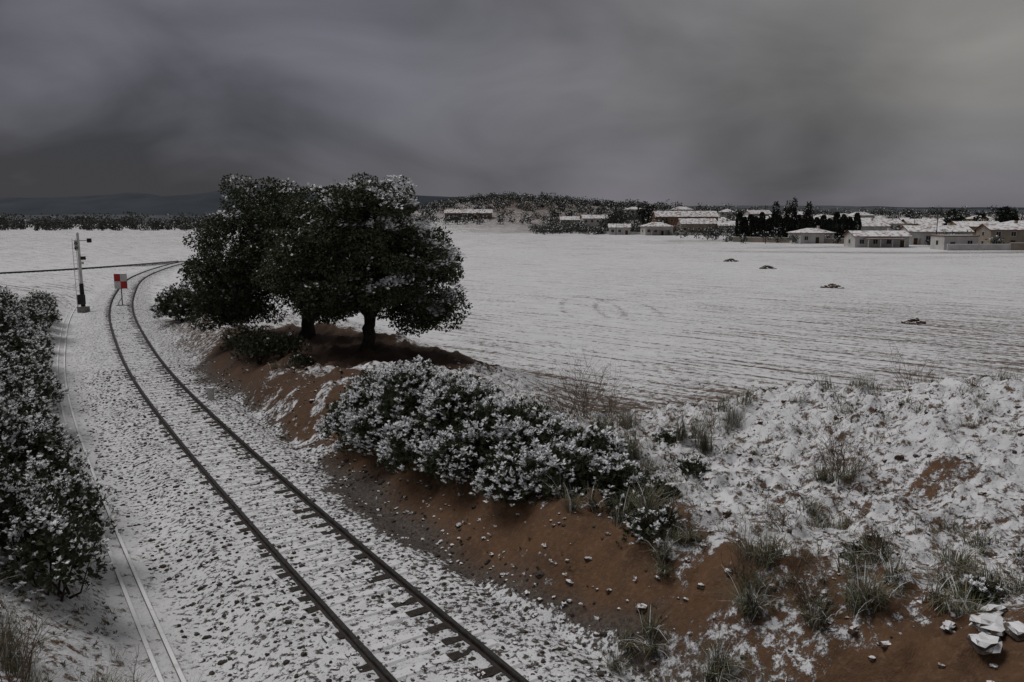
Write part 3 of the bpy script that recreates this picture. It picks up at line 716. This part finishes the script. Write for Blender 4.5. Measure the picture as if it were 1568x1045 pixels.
for (x,y,h,w,n,mt) in ((50,395,13,14,1500,0),(68,405,15,9,1200,3),(84,420,15.5,8,1000,3),(141,255,11,7,1200,3),(146,250,9,5,900,3),(157,257,11,8,1200,3),(162,252,8,6,800,3),(137,400,17,4,700,3),(142,405,19,3.5,700,3),(131,400,16,4,600,3),(147,402,17,3.5,600,3),(175,350,9,8,800,0),(124,330,8,8,800,0),(66,350,7,4,500,3),(104,345,9,3,500,3),(108,347,10,3,500,3)):
    a=Acc();ftree(a,x,y,h,w,n,.9,.03,mt,.1);a.obj("pine_tree" if mt==3 else "broadleaf_tree",FM)
for (x,y) in ((44,340),(70,372),(120,300),(112,212),(150,300)):
    a=Acc();z=float(terrain([x],[y],False)[0][0]);tube(a,[(x,y,z-.3),(x,y,z+8)],[.13,.09],0,6);box(a,(x,y,z+7.6),(1.4,.12,.12),0);a.obj("utility_pole",[M_bark])
m,nt,b=newmat("hill_haze_tint");tc=N(nt,'ShaderNodeTexCoord')
nt.links.new(mixc(nt,mrange(nt,noise(nt,tc.outputs['Object'],.004,6,.65),.35,.65),(.022,.030,.040),(.042,.052,.066)),b.inputs['Base Color'])  # aerial haze baked into the base colour as a blue-grey tint
def hills(name,y0,xs,hs,mat,dep=900):
    a=Acc();n=260;xx=np.linspace(xs[0],xs[-1],n);hh=np.interp(xx,xs,hs)*(.82+.36*fbm(xx*.003,xx*0,5,200+int(y0)))
    rows=[(0,-5),(.35,.45),(.7,.85),(1,1.0),(1.4,.6)]
    V=np.stack([np.stack([xx,np.full(n,y0+dep*r),np.where(f<0,-8,hh*f*(1+.06*np.sin(xx*.01+r*9)))],1) for r,f in rows],0).reshape(-1,3)
    i=np.arange(len(rows)-1)[:,None];j=np.arange(n-1)[None,:]
    f=np.stack([i*n+j,i*n+j+1,(i+1)*n+j+1,(i+1)*n+j],-1);a.add(V,f.reshape(-1,4),0);a.obj(name,[mat],smooth=True)
hills("distant_hills",3200,[-4200,-2600,-2000,-1500,-1100,-600,0,800,2000,4200],[115,110,115,155,165,140,85,60,65,70],m)
m2,nt,b=newmat("wooded_ridge");tc=N(nt,'ShaderNodeTexCoord')
nt.links.new(mixc(nt,mrange(nt,noise(nt,tc.outputs['Object'],.05,6,.75),.4,.6),(.045,.05,.056),(.11,.118,.13)),b.inputs['Base Color'])
hills("wooded_ridge",1000,[-900,-650,-400,-150,0,150,300,450,700,1100,1600],[10,14,13,18,22,24,30,30,26,22,20],m2,300)

# ------------------------------------------------------------ sky and sun
w=bpy.data.worlds.new("World");sc.world=w;w.use_nodes=True;nt=w.node_tree
bg=nt.nodes['Background'];sk=N(nt,'ShaderNodeTexSky',sky_type='NISHITA');sk.sun_disc=False
SE,SA=R(58),R(-70)
sk.sun_elevation=SE;sk.sun_rotation=SA
tc=N(nt,'ShaderNodeTexCoord');gen=tc.outputs['Generated']
sp=N(nt,'ShaderNodeSeparateXYZ');nt.links.new(gen,sp.inputs[0])
mp=N(nt,'ShaderNodeMapping');mp.inputs['Scale'].default_value=(1,1,1.8);mp.inputs['Rotation'].default_value=(0,R(20),0);nt.links.new(gen,mp.inputs['Vector'])
c1=noise(nt,mp.outputs[0],2.0,4,.45,.5)
mp2=N(nt,'ShaderNodeMapping');mp2.inputs['Scale'].default_value=(1,1,2.4);mp2.inputs['Location'].default_value=(3.1,1.7,.4);mp2.inputs['Rotation'].default_value=(0,R(-10),0);nt.links.new(gen,mp2.inputs['Vector'])
c2=noise(nt,mp2.outputs[0],3.6,5,.5,.6)
val=math_(nt,'ADD',mrange(nt,c1,.3,.7,-.062,.067),mrange(nt,c2,.3,.7,-.030,.034))
def lobe(dirv,pw,amp):
    d=N(nt,'ShaderNodeVectorMath',operation='DOT_PRODUCT');nt.links.new(gen,d.inputs[0]);d.inputs[1].default_value=Vector(dirv).normalized()
    return math_(nt,'MULTIPLY',math_(nt,'POWER',math_(nt,'MAXIMUM',d.outputs['Value'],0.0),pw),amp)
base=math_(nt,'ADD',val,.107)
for dv,pw,am in (((-.05,1,.25),22,.045),((.58,1,.15),120,.16),((.45,1,.3),10,.010),((-.75,1,.05),9,-.045),((-.4,1,.14),25,-.035),((.12,1,.08),140,.06),((.5,1,.01),90,-.03),((0,-.2,1),2,.05)):
    base=math_(nt,'ADD',base,lobe(dv,pw,am))
base=math_(nt,'MAXIMUM',base,.042)
tint=mixc(nt,mrange(nt,sp.outputs[0],-.2,.45),(.95,.95,1.10),(1.03,1.0,.95))
tint=mixc(nt,mrange(nt,sp.outputs[2],.0,.14),(1.0,.96,1.10),tint)
vm=N(nt,'ShaderNodeVectorMath',operation='SCALE');nt.links.new(tint,vm.inputs[0]);nt.links.new(math_(nt,'MULTIPLY',base,10.0),vm.inputs['Scale'])
cl=mixc(nt,.98,sk.outputs[0],vm.outputs[0])
nt.links.new(cl,bg.inputs['Color']);bg.inputs['Strength'].default_value=.1
sd=bpy.data.lights.new("sun",'SUN');sd.energy=1.5;sd.angle=R(32);sd.color=(1,.975,.94)
so=bpy.data.objects.new("sun",sd);sc.collection.objects.link(so)
dirv=Vector((math.sin(SA)*math.cos(SE),math.cos(SA)*math.cos(SE),math.sin(SE)))
so.rotation_euler=dirv.to_track_quat('Z','Y').to_euler()
